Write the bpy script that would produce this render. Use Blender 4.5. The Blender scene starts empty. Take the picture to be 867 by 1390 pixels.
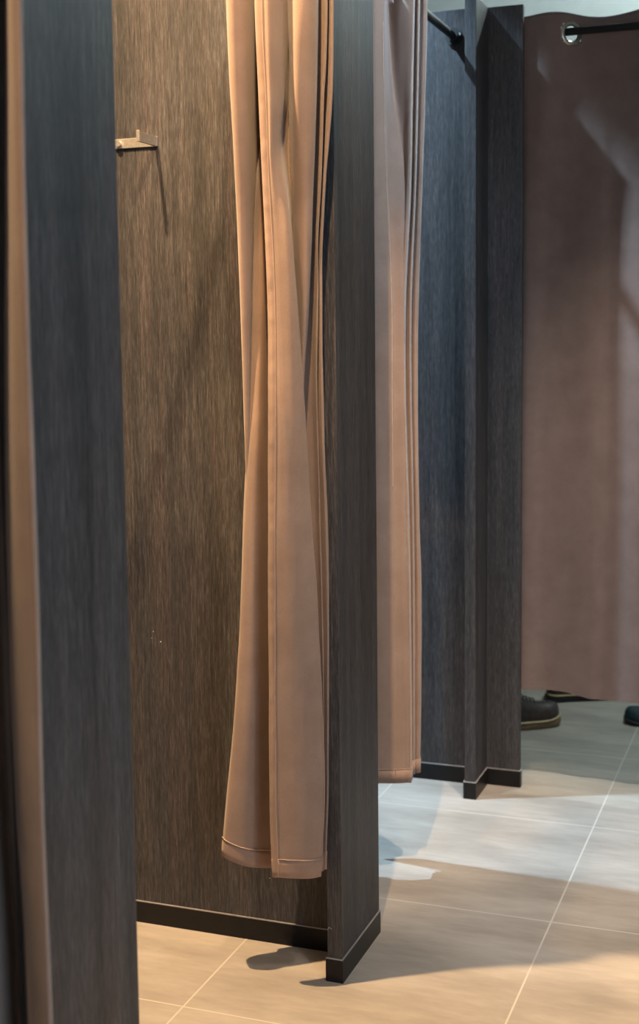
import bpy, bmesh, math, random
from mathutils import Vector, Matrix, noise
random.seed(4)
C = bpy.context.scene.collection
S = bpy.context.scene
PI = math.pi

# ---------------------------------------------------------------- camera
# corridor frame: X to the right, Y along the row of cubicles, Z up, metres
CAM = Vector((0, 0, 1.3))
F, CX, CY = 1800.0, 433.5, 650.0            # lens in pixels of the 867x1390 frame
D_ = Vector((1104 - CX, 452 - CY, F)).normalized()
N_ = Vector((645 - CX, 17000 - CY, F)); N_ = (N_ - D_ * N_.dot(D_)).normalized()
R_ = N_.cross(D_).normalized()
def ray(x, y):
    c = Vector((x - CX, y - CY, F))
    return Vector((R_.dot(c), D_.dot(c), -N_.dot(c)))
right = Vector((R_.x, D_.x, -N_.x)); down = Vector((R_.y, D_.y, -N_.y)); fwd = Vector((R_.z, D_.z, -N_.z))
cam = bpy.data.cameras.new('camera'); co = bpy.data.objects.new('camera', cam); C.objects.link(co)
rot = Matrix((right, -down, -fwd)).transposed().to_4x4()
co.matrix_world = Matrix.Translation(CAM) @ rot
cam.sensor_fit = 'VERTICAL'; cam.sensor_height = 38.49; cam.sensor_width = 24.0
cam.lens = F / 1390 * 38.49
cam.shift_y = -45 / 1390
cam.clip_start = 0.05
cam.dof.use_dof = True; cam.dof.focus_distance = 2.62; cam.dof.aperture_fstop = 4.5
S.camera = co

# ---------------------------------------------------------------- light and exposure
S.view_settings.view_transform = 'Standard'; S.view_settings.look = 'None'
S.view_settings.gamma = 1; S.view_settings.use_curve_mapping = False
S.view_settings.exposure = 0.0
w = bpy.data.worlds.new('world'); S.world = w; w.use_nodes = True
w.node_tree.nodes['Background'].inputs[0].default_value = (0.5, 0.55, 0.6, 1)
w.node_tree.nodes['Background'].inputs[1].default_value = 0.15

def spot(name, loc, target, power, col, ang=80, blend=0.6, rad=0.03):
    l = bpy.data.lights.new(name, 'SPOT'); l.energy = power; l.color = col
    l.spot_size = math.radians(ang); l.spot_blend = blend; l.shadow_soft_size = rad
    o = bpy.data.objects.new(name, l); C.objects.link(o); o.location = loc
    o.rotation_euler = (Vector(target) - Vector(loc)).to_track_quat('-Z', 'Y').to_euler()
    return o
def area(name, loc, target, power, col, sx, sy):
    l = bpy.data.lights.new(name, 'AREA'); l.energy = power; l.color = col
    l.shape = 'RECTANGLE'; l.size = sx; l.size_y = sy
    o = bpy.data.objects.new(name, l); C.objects.link(o); o.location = loc
    o.rotation_euler = (Vector(target) - Vector(loc)).to_track_quat('-Z', 'Y').to_euler()
    return o
WARM = (1.0, 0.66, 0.35); NEUT = (1.0, 0.84, 0.68); COOL = (0.50, 0.76, 1.0)
LAMPS = [  # name, position, target, power, colour, cone, blend, source radius
 ('booth_lamp_warm', (-1.46, 1.83, 3.165), (-1.45, 1.84, 0), 640, WARM, 79, 0.2, 0.022),
 ('booth_lamp_cool', (-1.62, 3.22, 3.165), (-1.62, 3.24, 0), 480, COOL, 88, 0.35, 0.022),
 ('booth_lamp_white', (-0.22, 4.68, 3.165), (-0.30, 4.62, 0), 125, (0.80, 0.97, 0.95), 165, 0.5, 0.03),
 ('booth_lamp_near', (-1.02, 0.70, 3.165), (-0.98, 1.25, 2.0), 190, WARM, 40, 0.2, 0.022),
 ('corridor_lamp_far', (-0.10, 2.45, 3.165), (-0.30, 3.48, 0), 260, (1.0, 0.90, 0.80), 46, 0.8, 0.04),
 ('corridor_lamp_middle', (0.30, 1.20, 3.165), (-0.50, 2.35, 0), 75, NEUT, 50, 0.9, 0.04),
 ('corridor_lamp_cool', (-0.25, 2.25, 3.165), (-0.98, 2.92, 2.0), 165, (0.62, 0.80, 1.0), 44, 0.95, 0.03),
 ('added_curtain_lamp', (-0.62, 1.50, 3.165), (-0.98, 2.30, 1.80), 290, WARM, 30, 0.7, 0.02),  # unseen lamp, added to brighten the front of the tan curtain
]
for n, p, t, e, c, a, b, r in LAMPS:
    spot(n, p, t, e, c, a, b, r)
area('cool_fill_light', (1.10, 0.6, 1.3), (-1.0, 1.3, 1.1), 48, (0.60, 0.80, 1.0), 1.6, 1.8)  # added cool fill for the right-facing posts; there is no window here

# ---------------------------------------------------------------- materials
def newmat(name):
    m = bpy.data.materials.new(name); m.use_nodes = True
    nt = m.node_tree; b = nt.nodes['Principled BSDF']
    return m, nt, b
def nd(nt, t, **k):
    n = nt.nodes.new(t)
    for a, v in k.items(): setattr(n, a, v)
    return n
def ramp(nt, fac, stops):
    r = nd(nt, 'ShaderNodeValToRGB'); e = r.color_ramp.elements
    e[0].position, e[0].color = stops[0][0], (*stops[0][1], 1)
    e[1].position, e[1].color = stops[-1][0], (*stops[-1][1], 1)
    for p, c in stops[1:-1]:
        q = e.new(p); q.color = (*c, 1)
    nt.links.new(fac, r.inputs[0]); return r.outputs[0]
def coords(nt, scale, kind='Object'):
    tc = nd(nt, 'ShaderNodeTexCoord'); mp = nd(nt, 'ShaderNodeMapping')
    mp.inputs['Scale'].default_value = scale
    nt.links.new(tc.outputs[kind], mp.inputs[0]); return mp.outputs[0]
def tex(nt, vec, scale, detail=4, rough=0.6):
    n = nd(nt, 'ShaderNodeTexNoise'); n.inputs['Scale'].default_value = scale
    n.inputs['Detail'].default_value = detail; n.inputs['Roughness'].default_value = rough
    nt.links.new(vec, n.inputs['Vector']); return n.outputs['Fac']
def mix(nt, a, b, f, mode='MIX'):
    m = nd(nt, 'ShaderNodeMix', data_type='RGBA', blend_type=mode)
    for s, v in ((0, f), (6, a), (7, b)):
        if isinstance(v, (int, float)): m.inputs[s].default_value = v
        elif isinstance(v, tuple): m.inputs[s].default_value = (*v, 1)
        else: nt.links.new(v, m.inputs[s])
    return m.outputs[2]
def bump(nt, b, h, strength, dist):
    n = nd(nt, 'ShaderNodeBump'); n.inputs['Strength'].default_value = strength
    n.inputs['Distance'].default_value = dist
    nt.links.new(h, n.inputs['Height']); nt.links.new(n.outputs[0], b.inputs['Normal'])

def wood(name, lo, mid, hi, rough=0.55):
    m, nt, b = newmat(name)
    fine = tex(nt, coords(nt, (640, 640, 40)), 1.0, 3, 0.7)
    med = tex(nt, coords(nt, (230, 230, 11)), 1.0, 4, 0.6)
    big = tex(nt, coords(nt, (14, 14, 0.35)), 1.0, 3, 0.5)
    f = nd(nt, 'ShaderNodeMath', operation='MULTIPLY_ADD'); nt.links.new(fine, f.inputs[0]); f.inputs[1].default_value = 0.50
    g = nd(nt, 'ShaderNodeMath', operation='MULTIPLY_ADD'); nt.links.new(med, g.inputs[0]); g.inputs[1].default_value = 0.28
    h = nd(nt, 'ShaderNodeMath', operation='MULTIPLY'); nt.links.new(big, h.inputs[0]); h.inputs[1].default_value = 0.24
    nt.links.new(h.outputs[0], g.inputs[2]); nt.links.new(g.outputs[0], f.inputs[2])
    col = ramp(nt, f.outputs[0], [(0.36, lo), (0.52, mid), (0.68, hi)])
    nt.links.new(col, b.inputs['Base Color'])
    band = tex(nt, coords(nt, (26, 26, 0.8)), 1.0, 4, 0.65)
    col = mix(nt, col, ramp(nt, band, [(0.32, (0.68, 0.73, 0.76)), (0.5, (0.97, 0.97, 0.96)), (0.68, (1.30, 1.16, 1.13))]), 1.0, 'MULTIPLY')
    nt.links.new(col, b.inputs['Base Color'])
    b.inputs['Roughness'].default_value = rough; b.inputs['Specular IOR Level'].default_value = 0.35
    bump(nt, b, f.outputs[0], 0.6, 0.0015)
    return m
M_WOOD = wood('dark_wenge_laminate', (0.013, 0.0122, 0.0126), (0.052, 0.0475, 0.0485), (0.125, 0.115, 0.115))

def fabric(name, c0, c1):
    m, nt, b = newmat(name)
    v = coords(nt, (1, 1, 1))
    cloud = tex(nt, v, 14, 5, 0.6)
    weave = tex(nt, coords(nt, (900, 900, 900)), 1.0, 2, 0.7)
    thread = tex(nt, coords(nt, (260, 260, 1300)), 1.0, 2, 0.6)
    col = ramp(nt, cloud, [(0.3, c0), (0.7, c1)])
    col = mix(nt, col, ramp(nt, weave, [(0.3, (0.72, 0.72, 0.72)), (0.7, (1.0, 1.0, 1.0))]), 0.8, 'MULTIPLY')
    nt.links.new(col, b.inputs['Base Color'])
    b.inputs['Roughness'].default_value = 0.92
    b.inputs['Specular IOR Level'].default_value = 0.2
    b.inputs['Sheen Weight'].default_value = 0.25; b.inputs['Sheen Roughness'].default_value = 0.5
    a = nd(nt, 'ShaderNodeMath', operation='ADD'); nt.links.new(weave, a.inputs[0]); nt.links.new(thread, a.inputs[1])
    bump(nt, b, a.outputs[0], 0.35, 0.0008)
    return m
M_FAB = fabric('brown_brushed_cotton', (0.300, 0.200, 0.150), (0.365, 0.250, 0.190))
M_HEM = fabric('brown_hem_cotton', (0.30, 0.195, 0.145), (0.38, 0.25, 0.185))
M_FABD = fabric('taupe_brushed_cotton', (0.195, 0.130, 0.108), (0.24, 0.165, 0.140))
def simple(name, col, rough=0.5, metal=0.0, ns=40, var=0.15):
    m, nt, b = newmat(name)
    n = tex(nt, coords(nt, (1, 1, 1)), ns, 3)
    lo = tuple(c * (1 - var) for c in col); hi = tuple(min(1, c * (1 + var)) for c in col)
    nt.links.new(ramp(nt, n, [(0.3, lo), (0.7, hi)]), b.inputs['Base Color'])
    b.inputs['Roughness'].default_value = rough; b.inputs['Metallic'].default_value = metal
    return m
M_THREAD = simple('pale_sewing_thread', (0.52, 0.36, 0.25), 0.8)
M_BASE = simple('black_skirting', (0.012, 0.011, 0.011), 0.35)
M_BASE.node_tree.nodes['Principled BSDF'].inputs['Specular IOR Level'].default_value = 0.2
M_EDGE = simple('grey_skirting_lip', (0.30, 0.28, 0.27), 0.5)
M_ROD = simple('black_steel_rod', (0.010, 0.009, 0.009), 0.6, 0.1)
M_STEEL = simple('brushed_steel', (0.68, 0.64, 0.58), 0.36, 0.85, 200)
M_GROM = simple('nickel_grommet', (0.50, 0.45, 0.38), 0.3, 1.0)
M_WHITE = simple('painted_plaster', (0.62, 0.66, 0.66), 0.85, 0, 30, 0.03)
M_CEIL = simple('ceiling_paint', (0.45, 0.47, 0.48), 0.9, 0, 30, 0.03)
M_LEATHER = simple('dark_brown_leather', (0.045, 0.028, 0.022), 0.42, 0, 60, 0.4)
M_SOLE = simple('tan_rubber_sole', (0.20, 0.125, 0.06), 0.6, 0, 60, 0.3)
M_WELT = simple('cream_welt', (0.55, 0.42, 0.24), 0.6)
M_LACE = simple('bootlace', (0.05, 0.04, 0.035), 0.8)
M_TEAL = simple('dark_teal_suede', (0.010, 0.030, 0.040), 0.7, 0, 90, 0.3)
M_BLACKSOLE = simple('black_rubber', (0.012, 0.012, 0.012), 0.6)
M_GLOWRIM = simple('white_lamp_rim', (0.7, 0.7, 0.7), 0.4)
M_BULB, nt, b = newmat('lamp_lens'); b.inputs['Emission Color'].default_value = (1, 0.93, 0.82, 1); b.inputs['Emission Strength'].default_value = 4

# floor: 61 cm stone-look porcelain, pale joints, streaks running across
M_FLOOR, nt, b = newmat('beige_porcelain_tile')
g = nd(nt, 'ShaderNodeNewGeometry')
sep = nd(nt, 'ShaderNodeSeparateXYZ'); nt.links.new(g.outputs['Position'], sep.inputs[0])
def line(axis, off):
    a = nd(nt, 'ShaderNodeMath', operation='ADD'); nt.links.new(sep.outputs[axis], a.inputs[0]); a.inputs[1].default_value = off + 61 + 0.0
    m = nd(nt, 'ShaderNodeMath', operation='PINGPONG'); nt.links.new(a.outputs[0], m.inputs[0]); m.inputs[1].default_value = 0.305
    return m.outputs[0]
mn = nd(nt, 'ShaderNodeMath', operation='MINIMUM')
nt.links.new(line(0, 0.515), mn.inputs[0]); nt.links.new(line(1, -2.836), mn.inputs[1])
jt = nd(nt, 'ShaderNodeMapRange'); nt.links.new(mn.outputs[0], jt.inputs[0])
jt.inputs[1].default_value = 0.0012; jt.inputs[2].default_value = 0.0026; jt.inputs[3].default_value = 1; jt.inputs[4].default_value = 0
def gpos(scale):
    mp = nd(nt, 'ShaderNodeMapping'); mp.inputs['Scale'].default_value = scale
    nt.links.new(g.outputs['Position'], mp.inputs[0]); return mp.outputs[0]
s1 = tex(nt, gpos((2.2, 7, 1)), 1.0, 6, 0.62); s2 = tex(nt, gpos((9, 40, 1)), 1.0, 5, 0.65)
c1 = ramp(nt, s1, [(0.3, (0.30, 0.265, 0.225)), (0.52, (0.40, 0.355, 0.305)), (0.72, (0.49, 0.445, 0.39))])
c2 = mix(nt, c1, ramp(nt, s2, [(0.3, (0.80, 0.80, 0.80)), (0.7, (1.08, 1.08, 1.08))]), 0.6, 'MULTIPLY')
c3 = mix(nt, c2, (0.56, 0.52, 0.46), jt.outputs[0])
nt.links.new(c3, b.inputs['Base Color']); b.inputs['Roughness'].default_value = 0.55
bump(nt, b, s2, 0.12, 0.001)

# ---------------------------------------------------------------- helpers
def obj(name, bm, m, parent=None, smooth=False):
    me = bpy.data.meshes.new(name); bmesh.ops.recalc_face_normals(bm, faces=bm.faces[:]) if not getattr(bm, 'keep', False) else None
    bm.to_mesh(me); bm.free()
    me.materials.append(m)
    for p in me.polygons: p.use_smooth = smooth
    o = bpy.data.objects.new(name, me); C.objects.link(o)
    if parent: o.parent = parent
    return o
def box(bm, x0, x1, y0, y1, z0, z1, bev=0.0):
    r = bmesh.ops.create_cube(bm, size=1); vs = r['verts']
    for v in vs:
        v.co = Vector(((x0 + x1) / 2 + v.co.x * (x1 - x0), (y0 + y1) / 2 + v.co.y * (y1 - y0), (z0 + z1) / 2 + v.co.z * (z1 - z0)))
    if bev:
        es = list({e for v in vs for e in v.link_edges})
        bmesh.ops.bevel(bm, geom=es, offset=bev, segments=2, affect='EDGES', profile=0.6)
def mbox(*a, **k):
    bm = bmesh.new(); box(bm, *a, **k); return bm
def tube(bm, pts, r, seg=12, cap=True):
    pts = [Vector(p) for p in pts]; rings = []
    n = len(pts)
    up = Vector((0, 0, 1))
    for i, p in enumerate(pts):
        t = (pts[min(i + 1, n - 1)] - pts[max(i - 1, 0)]).normalized()
        a = t.cross(up)
        if a.length < 0.05: a = t.cross(Vector((1, 0, 0)))
        a.normalize(); c = a.cross(t).normalized()
        rr = r[i] if isinstance(r, (list, tuple)) else r
        rings.append([bm.verts.new(p + (a * math.cos(2 * PI * k / seg) + c * math.sin(2 * PI * k / seg)) * rr) for k in range(seg)])
    for i in range(n - 1):
        for k in range(seg):
            bm.faces.new((rings[i][k], rings[i][(k + 1) % seg], rings[i + 1][(k + 1) % seg], rings[i + 1][k]))
    if cap: bm.faces.new(rings[0]); bm.faces.new(rings[-1])
def torus(bm, c, axis, R, r, seg=32, s2=10, flat=1.0):
    c = Vector(c); ax = Vector(axis).normalized()
    a = ax.orthogonal().normalized(); d = ax.cross(a)
    rings = []
    for i in range(seg):
        t = 2 * PI * i / seg; o = a * math.cos(t) + d * math.sin(t)
        rings.append([bm.verts.new(c + o * (R + r * math.cos(2 * PI * k / s2)) + ax * r * flat * math.sin(2 * PI * k / s2)) for k in range(s2)])
    for i in range(seg):
        for k in range(s2):
            j = (i + 1) % seg; l = (k + 1) % s2
            bm.faces.new((rings[i][k], rings[j][k], rings[j][l], rings[i][l]))
def disc(bm, c, axis, r, h, seg=24):
    c = Vector(c); ax = Vector(axis).normalized()
    tube(bm, [c, c + ax * h], r, seg)
def thing(name, label, cat, loc=(0, 0, 0), group=None):
    o = bpy.data.objects.new(name, None); C.objects.link(o); o.location = loc; o.empty_display_size = 0.05
    o['label'] = label; o['category'] = cat
    if group: o['group'] = group
    return o
def part(name, bm, m, root, smooth=False):
    """a child mesh whose points were given in world coordinates"""
    o = obj(name, bm, m, root, smooth); o.matrix_parent_inverse = Matrix.Translation(-root.location)
    return o
def struct(name, bm, m):
    o = obj(name, bm, m); o['kind'] = 'structure'; return o

# ---------------------------------------------------------------- room shell
ZC = 3.20; XL, XR, YF, YB = -2.05, 1.15, -0.9, 4.86
struct('floor', mbox(XL - 0.1, XR + 0.1, YF - 0.1, YB + 0.1, -0.05, 0), M_FLOOR)
struct('ceiling', mbox(XL - 0.1, XR + 0.1, YF - 0.1, YB + 0.1, ZC, ZC + 0.05), M_CEIL)
struct('wall_back', mbox(XL - 0.1, XR + 0.1, YB, YB + 0.1, 0, ZC), M_WHITE)
struct('wall_left', mbox(XL - 0.1, XL, YF, YB, 0, ZC), M_WOOD)
struct('wall_right', mbox(XR, XR + 0.1, YF, YB, 0, ZC), M_CEIL)
struct('wall_front', mbox(XL - 0.1, XR + 0.1, YF - 0.1, YF, 0, ZC), M_CEIL)

# ---------------------------------------------------------------- partitions
ZT = 2.20; BH = 0.048
XF0, XF1 = -0.893, -0.862          # front post thickness
def partition(yw, yn, label, xr=None):
    """cross panel whose near face is at yw, and a post that reaches forward to yn"""
    t = thing('booth_partition', label, 'partition', (XF0, yw, 0), 'dark wood partitions between fitting booths')
    yf = yw + 0.03 if xr is not None else yw + 0.125
    part('cross_panel', mbox(XL, XF0, yw, yw + 0.03, 0, ZT, bev=0.001), M_WOOD, t)
    part('front_post', mbox(XF0, XF1, yn, yf, 0, ZT, bev=0.0012), M_WOOD, t)
    if xr is not None:
        part('side_panel', mbox(XF1, xr, yw + 0.012, yw + 0.03, 0, ZT, bev=0.001), M_WOOD, t)
    e = 0.003
    runs = [(XL, XF0 - e, yw - e, yw), (XF0 - e, XF0, yn - e, yw - e), (XF0, XF1, yn - e, yn)]
    if xr is None: runs += [(XF1, XF1 + e, yn - e, yf)]
    else: runs += [(XF1, XF1 + e, yn - e, yw + 0.012 - e), (XF1, xr + e, yw + 0.012 - e, yw + 0.012), (xr, xr + e, yw + 0.012, yw + 0.03)]
    bm = bmesh.new(); bl = bmesh.new()
    for a, b_, c, d in runs:
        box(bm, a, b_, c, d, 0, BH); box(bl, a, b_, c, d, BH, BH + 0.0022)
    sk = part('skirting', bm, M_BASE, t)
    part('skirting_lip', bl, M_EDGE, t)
    return t
partition(3.680, 3.552, 'dark wood partition with narrow post and wide side panel beside the hanging taupe curtain', -0.765)
tp = partition(2.540, 2.418, 'dark wood partition behind the tan curtain, carrying the steel hook')
partition(1.445, 1.325, 'dark wood partition nearest the viewer, post edge at the left of the picture')
# pale chips: two specks on the cross panel, one nick low on the post's edge
bm = bmesh.new()
for x, y, r_ in ((218, 871, 0.0012), (208, 857, 0.0008), (206, 866, 0.0007), (366, 1192, 0.0009)):
    rr = ray(x, y); p = CAM + rr * (2.540 / rr.y); disc(bm, (p.x, 2.5402, p.z), (0, -1, 0), r_, 0.0005, 8)
part('paint_speck', bm, M_WHITE, tp)
bm = bmesh.new(); tube(bm, [(-0.8925, 2.4178, 0.108), (-0.889, 2.4176, 0.114), (-0.8835, 2.4178, 0.111)], 0.0008, 6); part('edge_nick', bm, M_EDGE, tp)

# booth at the end of the corridor: its own left side wall
tw = thing('booth_side_wall', 'dark wood side wall inside the end booth, behind the side panel', 'partition', (-1.28, 4.3, 0))
part('side_wall_panel', mbox(-1.31, -1.28, 3.715, YB, 0, ZT), M_WOOD, tw)

# ---------------------------------------------------------------- rods
XR_ = -0.955; ZR = 2.127
def rod_y(y0, y1, label):
    t = thing('curtain_rod', label, 'curtain rod', (XR_, y1, ZR), 'black curtain rods')
    bm = bmesh.new(); tube(bm, [(XR_, y0, ZR), (XR_, y1, ZR)], 0.0105, 16); part('tube', bm, M_ROD, t, True)
    for a, s in ((y0, 1), (y1, -1)):
        bm = bmesh.new(); disc(bm, (XR_, a, ZR), (0, s, 0), 0.023, 0.007, 28); disc(bm, (XR_, a + s * 0.006, ZR), (0, s, 0), 0.016, 0.02, 24)
        f = part('end_flange', bm, M_ROD, t, False)
        bm = bmesh.new(); disc(bm, (XR_ + 0.017, a + s * 0.007, ZR + 0.004), (0, s, 0), 0.004, 0.003, 12); part('flange_screw', bm, M_STEEL, t)
rod_y(1.475, 2.540, 'black curtain rod above the open booth, carrying the tan curtain')
rod_y(2.570, 3.680, 'black curtain rod whose end meets the partition left of the far post')
rod_y(YF, 1.445, 'black curtain rod over the booth nearest the viewer')
t = thing('curtain_rod', 'black curtain rod through the steel grommet of the wide taupe curtain', 'curtain rod', (-0.1, 3.745, ZR), 'black curtain rods')
bm = bmesh.new(); tube(bm, [(-1.28, 3.745, ZR), (XR, 3.745, ZR)], 0.0105, 16); part('tube', bm, M_ROD, t, True)
for a, s in ((-1.28, 1), (XR, -1)):
    bm = bmesh.new(); disc(bm, (a, 3.745, ZR), (s, 0, 0), 0.023, 0.007, 28); part('end_flange', bm, M_ROD, t)

# ---------------------------------------------------------------- curtains
AX = Vector((fwd.x, fwd.y, 0)).normalized()
def interp(tab, y):
    if not isinstance(tab, (list, tuple)): return tab
    if y <= tab[0][0]: return tab[0][1]
    for k, ((a, va), (b_, vb)) in enumerate(zip(tab, tab[1:])):
        if y <= b_:
            u = (y - a) / (b_ - a)
            # monotone-ish cubic using neighbours
            p0 = tab[max(k - 1, 0)]; p3 = tab[min(k + 2, len(tab) - 1)]
            m1 = (vb - p0[1]) / max(b_ - p0[0], 1e-6); m2 = (p3[1] - va) / max(p3[0] - a, 1e-6)
            h = b_ - a
            return (2 * u**3 - 3 * u**2 + 1) * va + (u**3 - 2 * u**2 + u) * h * m1 + (-2 * u**3 + 3 * u**2) * vb + (u**3 - u**2) * h * m2
    return tab[-1][1]
def pt(x, y, hd):
    r = ray(x, y); s = hd / (r.x * AX.x + r.y * AX.y); return CAM + r * s
def col_point(c, z):
    y = 455 - (z - 1.3) * 1800 / 2.6
    for _ in range(6):
        p = pt(interp(c['x'], y), y, interp(c['h'], y))
        dz = z - p.z
        if abs(dz) < 1e-5: break
        y -= dz * 1800 / interp(c['h'], y)
    return p
def cr(p0, p1, p2, p3, t):
    return 0.5 * ((2 * p1) + (p2 - p0) * t + (2 * p0 - 5 * p1 + 4 * p2 - p3) * t * t + (3 * p1 - p0 - 3 * p2 + p3) * t**3)
def curtain_grid(cols, ztop, nz, sub, seed=0, wr=0.0015):
    rows = []
    for c in cols:
        yb = c['b']; c['zb'] = pt(interp(c['x'], yb), yb, interp(c['h'], yb)).z
    for i in range(nz + 1):
        t = i / nz
        t = t * (0.25 + 0.75 * t) if t < 0.1 else (t if t > 0.2 else 0.0325 + (t - 0.1) * 1.675)
        P = [col_point(c, ztop + (c['zb'] - ztop) * t) for c in cols]
        row = []
        for j in range(len(P) - 1):
            for k in range(sub):
                row.append(cr(P[max(j - 1, 0)], P[j], P[j + 1], P[min(j + 2, len(P) - 1)], k / sub))
        row.append(P[-1])
        rows.append(row)
    n = len(rows[0])
    # small drape wrinkles along the normal
    out = []
    for i, row in enumerate(rows):
        o = []
        for j, p in enumerate(row):
            a = row[min(j + 1, n - 1)] - row[max(j - 1, 0)]
            nn = Vector((a.y, -a.x, 0)); nn = nn.normalized() if nn.length > 1e-7 else Vector((0, -1, 0))
            v = noise.noise(Vector((j * 0.13 + seed * 7, seed, p.z * 3.0))) + 0.5 * noise.noise(Vector((j * 0.3, seed * 3 + 5, p.z * 9)))
            o.append(p + nn * v * wr)
        out.append(o)
    return out
def grid_normals(G):
    n = len(G[0]); m = len(G); N = []
    for i in range(m):
        r = []
        for j in range(n):
            a = G[i][min(j + 1, n - 1)] - G[i][max(j - 1, 0)]
            b_ = G[min(i + 1, m - 1)][j] - G[max(i - 1, 0)][j]
            v = b_.cross(a)
            r.append(v.normalized() if v.length > 1e-9 else Vector((0, -1, 0)))
        N.append(r)
    return N
def sheet(G, thick, hole=None, i0=0, i1=None, j0=0, j1=None, off=0.0, N=None, pucker=0.0):
    """closed cloth sheet of real thickness from grid rows i0..i1, columns j0..j1"""
    i1 = len(G) - 1 if i1 is None else i1; j1 = len(G[0]) - 1 if j1 is None else j1
    N = N or grid_normals(G); bm = bmesh.new()
    A, B = {}, {}
    def skip(p): return hole and any((p.x - h_[0]) ** 2 + (p.z - h_[1]) ** 2 < h_[2] ** 2 for h_ in hole)
    for i in range(i0, i1 + 1):
        for j in range(j0, j1 + 1):
            p = G[i][j]
            if skip(p): continue
            pk = 0.0
            if pucker: pk = pucker * math.sin(PI * (j - j0) / max(1, j1 - j0)) * (0.5 + 0.5 * math.sin(p.z * 300 + 3 * noise.noise(Vector((0, 0, p.z * 20)))))
            A[i, j] = bm.verts.new(p + N[i][j] * (off + pk + thick / 2)); B[i, j] = bm.verts.new(p + N[i][j] * (off - thick / 2))
    for i in range(i0, i1):
        for j in range(j0, j1):
            q = [(i, j), (i, j + 1), (i + 1, j + 1), (i + 1, j)]
            if all(k in A for k in q):
                bm.faces.new([A[k] for k in q]); bm.faces.new([B[k] for k in reversed(q)])
    inv = {}
    for k, v in A.items(): inv[v] = B[k]
    edges = [e for e in bm.edges if len(e.link_faces) == 1 and e.verts[0] in inv and e.verts[1] in inv]
    for e in edges:
        a, b_ = e.verts
        try: bm.faces.new((a, b_, inv[b_], inv[a]))
        except ValueError: pass
    return bm
def thread(G, N, cells, off, r=0.0006):
    bm = bmesh.new(); tube(bm, [G[i][j] + N[i][j] * off for i, j in cells], r, 5); return bm

def T(*a): return [(a[i], a[i + 1]) for i in range(0, len(a), 2)]
def follow(tab, dx): return [(y, x + dx) for y, x in tab]
def lerp_tab(t1, t2, f):
    ys = sorted({y for y, _ in t1} | {y for y, _ in t2})
    return [(y, interp(t1, y) * (1 - f) + interp(t2, y) * f) for y in ys]

# --- tan curtain of the open booth: free hemmed edge in front, folds to the right, second leaf behind to the left
e0 = T(-160, 345, 0, 347, 130, 352, 235, 356, 400, 364, 540, 365, 800, 365, 955, 366, 1085, 367, 1190, 370)
e3 = T(-160, 391, 0, 391, 130, 389, 205, 384, 300, 394, 400, 402, 540, 411, 700, 421, 800, 428, 955, 435, 1085, 438.5, 1190, 433)
e5 = T(-160, 396, 0, 395, 130, 399, 235, 401, 400, 403, 540, 404, 800, 412, 1190, 420)
e6 = T(-160, 431, 0, 431.5, 130, 429, 235, 425, 400, 419, 540, 411, 700, 413, 1190, 424)
e8 = T(-160, 443, 0, 443.5, 100, 441, 130, 439, 235, 436, 330, 431, 400, 431, 540, 430, 700, 434, 955, 439, 1190, 437)
e10 = T(-160, 450, 0, 451, 130, 450, 200, 445, 235, 442, 330, 437, 400, 436, 540, 437.5, 630, 440, 700, 443, 800, 445, 955, 445, 1085, 444, 1190, 441)
e14 = T(-160, 350, 0, 352, 130, 355, 190, 354, 235, 348.5, 400, 342.5, 540, 338, 700, 331, 800, 328, 955, 320, 1085, 308.5, 1150, 304, 1200, 305)
e17 = T(-160, 306, 0, 308, 130, 314, 235, 320, 400, 326.5, 540, 331, 630, 333.5, 700, 336, 1190, 345)
def H(top, bot): return T(-160, top, 0, top, 700, (top * 0.35 + bot * 0.65), 1200, bot)
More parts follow.
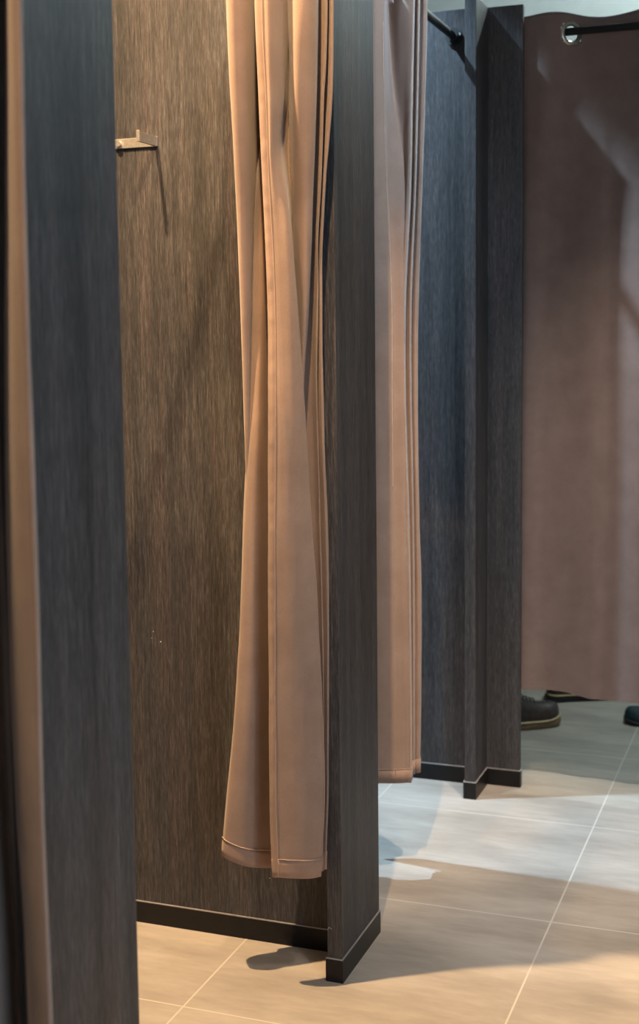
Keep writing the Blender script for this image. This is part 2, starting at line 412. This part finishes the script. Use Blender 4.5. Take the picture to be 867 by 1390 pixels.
colsB = [
 dict(x=e0, h=H(2.440, 2.548), b=1190),
 dict(x=follow(e0, 5), h=H(2.432, 2.541), b=1190.5),
 dict(x=follow(e0, 11), h=H(2.428, 2.537), b=1190.5),
 dict(x=lerp_tab(e0, e3, 0.45), h=H(2.425, 2.530), b=1192),
 dict(x=lerp_tab(e0, e3, 0.78), h=T(-160, 2.465, 0, 2.465, 200, 2.465, 330, 2.45, 700, 2.50, 1200, 2.535), b=1192),
 dict(x=follow(e3, -1), h=T(-160, 2.50, 0, 2.50, 180, 2.50, 330, 2.458, 700, 2.515, 1200, 2.545), b=1190),
 dict(x=e3, h=T(-160, 2.515, 0, 2.515, 180, 2.515, 330, 2.475, 700, 2.525, 1200, 2.552), b=1189),
 dict(x=follow(lerp_tab(e3, e5, 0.7), -3), h=H(2.525, 2.575), b=1188),
 dict(x=e5, h=T(-160, 2.440, 0, 2.440, 130, 2.445, 300, 2.50, 700, 2.575, 1200, 2.585), b=1186),
 dict(x=lerp_tab(e5, e6, 0.5), h=T(-160, 2.425, 0, 2.425, 300, 2.47, 700, 2.56, 1200, 2.58), b=1184),
 dict(x=lerp_tab(e5, e6, 0.9), h=T(-160, 2.445, 0, 2.445, 300, 2.475, 700, 2.55, 1200, 2.578), b=1184),
 dict(x=e6, h=T(-160, 2.465, 0, 2.465, 300, 2.495, 700, 2.565, 1200, 2.585), b=1184),
 dict(x=follow(e6, -1), h=T(-160, 2.515, 0, 2.515, 300, 2.535, 700, 2.585, 1200, 2.60), b=1184),
 dict(x=lerp_tab(e6, e8, 0.7), h=T(-160, 2.505, 0, 2.505, 300, 2.52, 700, 2.575, 1200, 2.59), b=1183),
 dict(x=e8, h=T(-160, 2.485, 0, 2.485, 300, 2.505, 700, 2.56, 1200, 2.578), b=1182),
 dict(x=follow(e8, -0.5), h=T(-160, 2.53, 0, 2.53, 300, 2.54, 700, 2.572, 1200, 2.588), b=1181),
 dict(x=lerp_tab(e8, e10, 0.8), h=T(-160, 2.505, 0, 2.505, 300, 2.515, 700, 2.55, 1200, 2.578), b=1180),
 dict(x=e10, h=T(-160, 2.515, 0, 2.515, 300, 2.525, 700, 2.56, 1200, 2.585), b=1179),
 dict(x=follow(e10, -8), h=H(2.555, 2.61), b=1178),
 dict(x=follow(e10, -35), h=H(2.58, 2.66), b=1178),
 dict(x=T(-160, 385, 1200, 395), h=H(2.58, 2.67), b=1178),
 dict(x=follow(e0, 8), h=H(2.56, 2.66), b=1178),
 dict(x=lerp_tab(follow(e0, 8), e14, 0.5), h=H(2.50, 2.605), b=1177),
 dict(x=lerp_tab(follow(e0, 8), e14, 0.85), h=H(2.51, 2.600), b=1169),
 dict(x=e14, h=H(2.53, 2.615), b=1161),
 dict(x=follow(e14, 4), h=H(2.56, 2.65), b=1161),
 dict(x=T(-160, 345, 0, 345, 235, 346, 400, 345, 700, 344, 1200, 348), h=H(2.545, 2.67), b=1163),
 dict(x=T(-160, 332, 0, 333, 235, 335, 400, 337, 540, 338, 700, 341, 1200, 347), h=H(2.475, 2.645), b=1164),
 dict(x=T(-160, 317, 0, 318, 235, 325, 400, 329.5, 540, 333, 700, 337, 1200, 345), h=H(2.455, 2.65), b=1164),
 dict(x=e17, h=H(2.47, 2.66), b=1164),
 dict(x=follow(e17, 3), h=H(2.52, 2.69), b=1164),
]
ZTC = 2.168
def curtain(label, cols, nz, sub, seed, mat, ring_ys, hem_free=None, wr=0.0015, jmax=None):
    G = curtain_grid(cols, ZTC, nz, sub, seed, wr); N = grid_normals(G)
    base = G[-1][len(G[0]) // 2]
    t = thing('curtain', label, 'curtain', (XR_, base.y, 0), None)
    part('fabric', sheet(G, 0.0022, N=N, hole=[(XR_, ZR, 0.019)]), mat, t, True)
    return t, G, N
tB, G, N = curtain('tan lit curtain bunched in the open booth, its stitched side hem facing out', colsB, 150, 7, 1, M_FAB, None)
# which side of the sheet faces the viewer at the free edge
def side(G, N, i, j): return 1 if N[i][j].dot(CAM - G[i][j]) > 0 else -1
s = side(G, N, 80, 5); hj = 13
nzB = len(G) - 1
part('side_hem', sheet(G, 0.0014, N=N, j0=0, j1=hj, off=0.0014 * s, pucker=0.0022 * s), M_HEM, tB, True)
part('hem_stitching', thread(G, N, [(i, hj - 1) for i in range(0, nzB + 1)], 0.0024 * s, 0.0005), M_THREAD, tB)
hi = nzB - 3
nB = len(G[0]) - 1
part('bottom_hem', sheet(G, 0.0052, N=N, i0=hi), M_HEM, tB, True)
part('hem_stitching', thread(G, N, [(hi, j) for j in range(hj, 6 * 7)], 0.003 * s), M_THREAD, tB)
part('hem_stitching', thread(G, N, [(hi, j) for j in range(20 * 7, 25 * 7)], -0.0034 * s, 0.0009), M_THREAD, tB)
def rings(t, G, N):
    i = min(range(len(G)), key=lambda k: abs(G[k][0].z - ZR)); last = None
    for j in range(len(G[i]) - 1):
        a, b_ = G[i][j], G[i][j + 1]
        if (a.x - XR_) * (b_.x - XR_) > 0: continue
        u = (XR_ - a.x) / (b_.x - a.x) if a.x != b_.x else 0
        p = a.lerp(b_, u); p.z = ZR; axis = N[i][j].copy(); axis.z = 0
        if abs(axis.y) < 0.6: axis.y = math.copysign(abs(axis.x) * 0.9 + 0.1, axis.y)
        if last is not None and (p - last).length < 0.012: continue
        last = p
        bm = bmesh.new(); torus(bm, p, axis, 0.026, 0.006, flat=0.6); part('grommet', bm, M_GROM, t, True)
rings(tB, G, N)

# --- curtain of the second booth
f_ = T(-160, 562, 0, 561, 100, 559, 250, 556, 400, 549, 540, 549, 700, 553, 850, 556, 1060, 557)
j_ = T(-160, 579, 0, 579, 100, 577, 250, 572.5, 400, 567.5, 540, 566.5, 700, 568.5, 800, 571, 950, 571, 1060, 569)
h_ = T(-160, 570, 0, 568, 250, 563, 400, 557, 540, 557, 700, 560, 850, 561, 1060, 561)
c_ = T(-160, 518, 0, 519, 100, 520, 250, 524, 400, 531, 540, 532, 700, 533, 1060, 534)
d_ = T(-160, 526, 0, 526, 60, 528, 120, 533, 180, 539, 250, 545, 400, 546, 1060, 548)
def HC(a, b_): return T(-160, a, 0, a, 300, a * 0.7 + b_ * 0.3, 1060, b_)
colsC = [
 dict(x=T(-160, 405, 1060, 412), h=HC(2.92, 2.94), b=1090),
 dict(x=T(-160, 425, 1060, 428), h=HC(3.02, 3.00), b=1080),
 dict(x=T(-160, 450, 1060, 456), h=HC(3.02, 3.04), b=1072),
 dict(x=T(-160, 470, 1060, 474), h=HC(3.12, 3.11), b=1066),
 dict(x=T(-160, 490, 1060, 496), h=HC(3.12, 3.13), b=1064),
 dict(x=T(-160, 507, 1060, 512), h=HC(3.10, 3.115), b=1063),
 dict(x=c_, h=HC(3.11, 3.110), b=1063),
 dict(x=follow(c_, 3), h=HC(3.13, 3.111), b=1063),
 dict(x=d_, h=T(-160, 3.22, 0, 3.215, 100, 3.185, 200, 3.15, 300, 3.125, 1060, 3.114), b=1062.5),
 dict(x=lerp_tab(d_, f_, 0.5), h=T(-160, 3.15, 0, 3.15, 200, 3.15, 300, 3.13, 1060, 3.115), b=1062),
 dict(x=follow(f_, -3), h=HC(3.125, 3.118), b=1062),
 dict(x=f_, h=HC(3.13, 3.122), b=1061.5),
 dict(x=follow(f_, 2), h=HC(3.185, 3.150), b=1054),
 dict(x=lerp_tab(follow(f_, 2), h_, 0.6), h=HC(3.17, 3.150), b=1052),
 dict(x=h_, h=HC(3.16, 3.148), b=1051),
 dict(x=follow(h_, 1.5), h=HC(3.22, 3.160), b=1050),
 dict(x=lerp_tab(follow(h_, 1.5), j_, 0.6), h=HC(3.20, 3.155), b=1049),
 dict(x=j_, h=HC(3.21, 3.17), b=1048),
 dict(x=follow(j_, -4), h=HC(3.27, 3.21), b=1046),
 dict(x=T(-160, 545, 1060, 540), h=HC(3.29, 3.23), b=1046),
 dict(x=T(-160, 500, 1060, 500), h=HC(3.27, 3.23), b=1047),
]
tC, G, N = curtain('mauve brown curtain hanging just right of the middle wooden post', colsC, 110, 7, 2, M_FAB, None, wr=0.001)
s = side(G, N, 60, 41); nzC = len(G) - 1; hi = nzC - 2
part('bottom_hem', sheet(G, 0.0012, N=N, i0=hi, off=0.0020 * s), M_HEM, tC, True)
part('hem_stitching', thread(G, N, [(hi, j) for j in range(0, 78)], 0.003 * s), M_THREAD, tC)
part('hem_stitching', thread(G, N, [(i, 75) for i in range(50, nzC + 1)], 0.0022 * s), M_THREAD, tC)
part('hem_stitching', thread(G, N, [(i, 42) for i in range(14, 70)], 0.0018 * s, 0.0009), M_THREAD, tC)
rings(tC, G, N)

# --- curtain at the left edge of the picture
a_ = T(-400, 20, 0, 28, 250, 33, 500, 40, 850, 52, 1080, 57, 1300, 66, 1390, 69, 1700, 80)
v_ = T(-400, 4, 0, 5, 300, 6, 600, 6, 850, 10, 1100, 20, 1300, 33, 1700, 46)
colsA = [
 dict(x=follow(a_, -6), h=1.515, b=1745),
 dict(x=follow(a_, -1), h=1.490, b=1745),
 dict(x=a_, h=1.476, b=1745),
 dict(x=follow(a_, -2), h=1.472, b=1745),
 dict(x=follow(a_, -9), h=1.478, b=1745),
 dict(x=lerp_tab(a_, v_, 0.6), h=1.500, b=1745),
 dict(x=v_, h=1.56, b=1742),
 dict(x=follow(v_, -14), h=1.60, b=1740),
 dict(x=follow(v_, -50), h=1.50, b=1745),
 dict(x=follow(v_, -90), h=1.46, b=1745),
 dict(x=follow(v_, -130), h=1.54, b=1742),
 dict(x=follow(v_, -190), h=1.46, b=1740),
]
tA, G, N = curtain('brown curtain cut off by the left edge of the picture', colsA, 90, 6, 3, M_FAB, None, wr=0.001)
part('side_hem', sheet(G, 0.004, N=N, j0=8, j1=19), M_HEM, tA, True)
rings(tA, G, N)

# --- wide closed curtain at the corridor's end
def splY(X, tab):
    return interp(tab, X)
topY = T(-0.775, 3.722, -0.74, 3.716, -0.70, 3.708, -0.672, 3.722, -0.643, 3.745, -0.614, 3.768, -0.58, 3.778, -0.52, 3.782, -0.46, 3.775, -0.42, 3.745, -0.38, 3.712, -0.30, 3.705, -0.23, 3.745, -0.16, 3.780, -0.06, 3.775, 0.0, 3.745, 0.06, 3.712, 0.15, 3.708, 0.22, 3.745, 0.30, 3.78, 0.42, 3.745, 0.5, 3.71, 0.64, 3.745, 0.72, 3.78, 0.84, 3.745, 0.92, 3.71, 1.0, 3.72, 1.14, 3.74)
botY = T(-0.775, 3.742, -0.752, 3.720, -0.725, 3.716, -0.69, 3.727, -0.62, 3.724, -0.55, 3.715, -0.52, 3.724, -0.48, 3.716, -0.40, 3.708, -0.30, 3.73, -0.2, 3.745, -0.1, 3.72, 0.0, 3.71, 0.15, 3.74, 0.3, 3.71, 0.45, 3.745, 0.6, 3.71, 0.8, 3.745, 0.95, 3.71, 1.14, 3.73)
topZ = T(-0.775, 2.172, -0.70, 2.176, -0.66, 2.177, -0.59, 2.168, -0.55, 2.166, -0.47, 2.176, -0.40, 2.19, -0.2, 2.17, 0.0, 2.185, 1.14, 2.175)
botZ = T(-0.775, 0.286, -0.64, 0.284, -0.56, 0.272, -0.47, 0.274, -0.2, 0.28, 1.14, 0.28)
GX = (-0.643, -0.42, -0.23, 0.0, 0.22, 0.42, 0.64, 0.84)
G = []; nx, nz = 420, 190
for i in range(nz + 1):
    t = i / nz; row = []
    for j in range(nx + 1):
        # finer spacing near the visible eyelet
        u = j / nx; X = -0.775 + 1.915 * (0.45 * u + 0.55 * u * u)
        k = 1 / (1 + math.exp((t - 0.16) * 22)); k2 = max(0, 1 - t * 1.2)
        y = splY(X + 0.01 * math.sin(3 * t), topY) * k + splY(X + 0.02 * t, botY) * (1 - k)
        wv = noise.noise(Vector((X * 16 + 2, 0.3, t * 2.2))) * 0.004 + noise.noise(Vector((X * 6, 1.3, t * 3))) * 0.006 * t
        zt = splY(X, topZ); zb = splY(X, botZ)
        row.append(Vector((X, y + wv * min(1, t * 6), zt + (zb - zt) * (0.35 * t + 0.65 * t * t if t < 0 else t))))
    G.append(row)
N = grid_normals(G)
tD = thing('curtain', 'wide taupe closed curtain with a steel grommet and boots showing under its hem', 'curtain', (-0.3, 3.74, 0))
part('fabric', sheet(G, 0.0022, N=N, hole=[(gx, 2.122, 0.0235 if gx < -0.5 else 0.019) for gx in GX]), M_FABD, tD, True)
sD = side(G, N, 90, 40)
part('bottom_hem', sheet(G, 0.0012, N=N, i0=nz - 1, off=0.0012 * sD), M_FABD, tD, False)
for gx in GX:
    dy = (splY(gx + 0.012, topY) - splY(gx - 0.012, topY)) / 0.024
    bm = bmesh.new(); torus(bm, (gx, splY(gx, topY), 2.122), (-dy, 1, 0), 0.0265, 0.0065, 40, 12, 0.7)
    part('grommet', bm, M_GROM, tD, True)

# ---------------------------------------------------------------- hook
th = thing('wall_hook', 'brushed steel coat hook on the brown panel of the open booth', 'hook', (-1.34, 2.54, 1.712))
YW = 2.540
part('mounting_plate', mbox(-1.455, -1.296, YW - 0.004, YW, 1.7035, 1.7235, bev=0.0008), M_STEEL, th)
bm = mbox(-1.3025, -1.2965, YW - 0.077, YW - 0.003, 1.7035, 1.7235, bev=0.0007); part('arm', bm, M_STEEL, th)
part('arm_tip', mbox(-1.3040, -1.2965, YW - 0.080, YW - 0.077, 1.7035, 1.7265, bev=0.0007), M_STEEL, th)
for sx in (-1.385,):
    bm = bmesh.new(); disc(bm, (sx, YW - 0.004, 1.7135), (0, -1, 0), 0.0062, 0.006, 20); part('screw_head', bm, M_STEEL, th)
part('arm', mbox(-1.4545, -1.4515, YW - 0.077, YW - 0.003, 1.7035, 1.7235, bev=0.0007), M_STEEL, th)

# ---------------------------------------------------------------- footwear behind the closed curtain
def loft(secs, seg=28, close=True):
    bm = bmesh.new(); R = []
    for s_ in secs: R.append([bm.verts.new(p) for p in s_])
    n = len(R[0])
    for a, b_ in zip(R, R[1:]):
        for k in range(n): bm.faces.new((a[k], a[(k + 1) % n], b_[(k + 1) % n], b_[k]))
    if close: bm.faces.new(R[0]); bm.faces.new(R[-1])
    return bm
def half_w(u, w):   # plan half-width from heel (0) to toe (1)
    base = 0.72 + 0.28 * math.sin(max(0, min(1, (u - 0.2) / 0.75)) * PI * 0.62)
    end = math.sqrt(max(0.0, 1 - max(0, (u - 0.80) / 0.20) ** 2.4)) * math.sqrt(max(0.0, 1 - max(0, (0.12 - u) / 0.12) ** 2.4))
    return w / 2 * base * max(end, 0.03)
def sole_bm(L, w, z0, z1, grow=0.0, toe=0.012):
    secs = []
    for k in range(33):
        u = k / 32; uu = 0.5 - 0.5 * math.cos(PI * u)
        x = (uu * (L + 2 * grow)) - grow; hw = half_w(uu, w) + grow * (1 if 0.02 < uu < 0.98 else 0.3)
        lift = toe * max(0, (uu - 0.72) / 0.28) ** 2
        ring = []
        for q in range(20):
            a = 2 * PI * q / 20
            cy = math.copysign(abs(math.cos(a)) ** 0.35, math.cos(a)); cz = math.copysign(abs(math.sin(a)) ** 0.35, math.sin(a))
            ring.append(Vector((x, hw * cy, (z0 + z1) / 2 + lift + (z1 - z0) / 2 * cz)))
        secs.append(ring)
    return loft(secs)
def upper_bm(L, w, z0, prof, toe=0.012):
    secs = []
    for k in range(41):
        u = k / 40; uu = 0.5 - 0.5 * math.cos(PI * u); uu = 0.005 + 0.99 * uu
        x = uu * L; hw = half_w(uu, w) * 0.97; lift = toe * max(0, (uu - 0.72) / 0.28) ** 2
        h = interp(prof, uu); ring = []
        for q in range(24):
            a = 2 * PI * q / 24
            cy = math.copysign(abs(math.cos(a)) ** 0.75, math.cos(a)); sn = math.sin(a)
            zz = z0 + lift + (h * (abs(sn) ** 0.85) if sn > 0 else -0.004 * abs(sn))
            ring.append(Vector((x, hw * cy * (1 - 0.12 * max(0, sn)), zz)))
        secs.append(ring)
    return loft(secs)
def boot(label, loc, rz, scale=1.0, sm=None):
    t = thing('boot', label, 'boot', loc, 'boots behind the wide taupe curtain'); t.rotation_euler.z = rz; t.scale = (scale,) * 3
    L, w = 0.30, 0.108
    obj('sole', sole_bm(L, w, 0.0, 0.022, 0.004), sm or M_SOLE, t, True)
    bm = bmesh.new(); pts = []
    for k in range(61):
        a = k / 60 * 2; u = (1 - a) if a <= 1 else (a - 1); sg = 1 if a <= 1 else -1
        u = 0.5 - 0.5 * math.cos(PI * u)
        pts.append((u * L, sg * (half_w(u, w) + 0.001), 0.025 + 0.012 * max(0, (u - 0.72) / 0.28) ** 2))
    tube(bm, pts, 0.0035, 6); obj('welt', bm, M_WELT, t, True)
    obj('upper', upper_bm(L, w, 0.022, T(0, 0.055, 0.08, 0.085, 0.25, 0.098, 0.45, 0.092, 0.62, 0.070, 0.78, 0.055, 0.90, 0.050, 0.97, 0.040, 1, 0.02)), M_LEATHER, t, True)
    secs = []
    for k in range(13):
        z = 0.05 + k * 0.012; f = k / 12
        cx = 0.085 + 0.012 * (1 - f); rx = 0.078 - 0.018 * math.sin(f * PI * 0.6) ; ry = 0.043 + 0.004 * f
        secs.append([Vector((cx + rx * math.cos(2 * PI * q / 24), ry * math.sin(2 * PI * q / 24), z)) for q in range(24)])
    obj('shaft', loft(secs), M_LEATHER, t, True)
    bm = bmesh.new()
    for k in range(5):
        x = 0.205 - k * 0.014; z = 0.022 + interp(T(0, 0.055, 0.08, 0.085, 0.25, 0.098, 0.45, 0.092, 0.62, 0.070, 0.78, 0.055), x / L) + 0.003
        tube(bm, [(x - 0.004, -0.028, z - 0.012), (x, -0.014, z - 0.001), (x + 0.004, 0, z + 0.002), (x, 0.014, z - 0.001), (x - 0.004, 0.028, z - 0.012)], 0.0022, 6)
    obj('laces', bm, M_LACE, t, True)
    return t
boot('brown leather boot with tan sole, nearest under the taupe curtain beside the side panel', (-1.015, 4.195, 0.0), math.radians(38))
boot('dark boot farther back, mostly hidden by the hem of the taupe curtain', (-0.862, 4.635, 0.0), math.radians(33), 1.0, M_BLACKSOLE)
tt = thing('shoe', 'dark teal shoe toe at the right edge below the taupe curtain', 'shoe', (-0.297, 4.47, 0)); tt.rotation_euler.z = math.radians(184)
obj('sole', sole_bm(0.27, 0.095, 0, 0.014, 0.002, 0.010), M_BLACKSOLE, tt, True)
obj('upper', upper_bm(0.27, 0.095, 0.012, T(0, 0.055, 0.1, 0.062, 0.35, 0.060, 0.55, 0.052, 0.75, 0.045, 0.9, 0.040, 0.97, 0.030, 1, 0.012), 0.010), M_TEAL, tt, True)
bm = bmesh.new(); tube(bm, [(0.07, -0.03, 0.070), (0.10, -0.015, 0.079), (0.10, 0.015, 0.079), (0.07, 0.03, 0.070)], 0.004, 8); obj('strap', bm, M_TEAL, tt, True)

# ---------------------------------------------------------------- ceiling lamps
LAB = {'booth_lamp_warm': 'warm recessed ceiling lamp inside the open booth', 'booth_lamp_cool': 'cool recessed ceiling lamp inside the second booth',
       'corridor_lamp_cool': 'cool recessed corridor ceiling lamp facing the mauve brown curtain', 'booth_lamp_white': 'white recessed ceiling lamp inside the end booth', 'booth_lamp_near': 'warm recessed ceiling lamp in the booth nearest the viewer',
       'added_curtain_lamp': 'added warm ceiling lamp that brightens the front of the tan curtain', 'corridor_lamp_far': 'recessed corridor ceiling lamp in front of the closed taupe curtain', 'corridor_lamp_middle': 'recessed corridor ceiling lamp beside the open booth'}
for n, p, t_, e, c, a, b_, r in LAMPS:
    t = thing('ceiling_lamp', LAB[n], 'lamp', (p[0], p[1], ZC), 'recessed ceiling lamps')
    bm = bmesh.new(); torus(bm, (p[0], p[1], ZC - 0.004), (0, 0, 1), 0.05, 0.008, 40, 10, 0.6); part('trim_ring', bm, M_GLOWRIM, t, True)
    bm = bmesh.new(); disc(bm, (p[0], p[1], ZC), (0, 0, -1), 0.044, 0.003, 32); part('lens', bm, M_BULB, t)
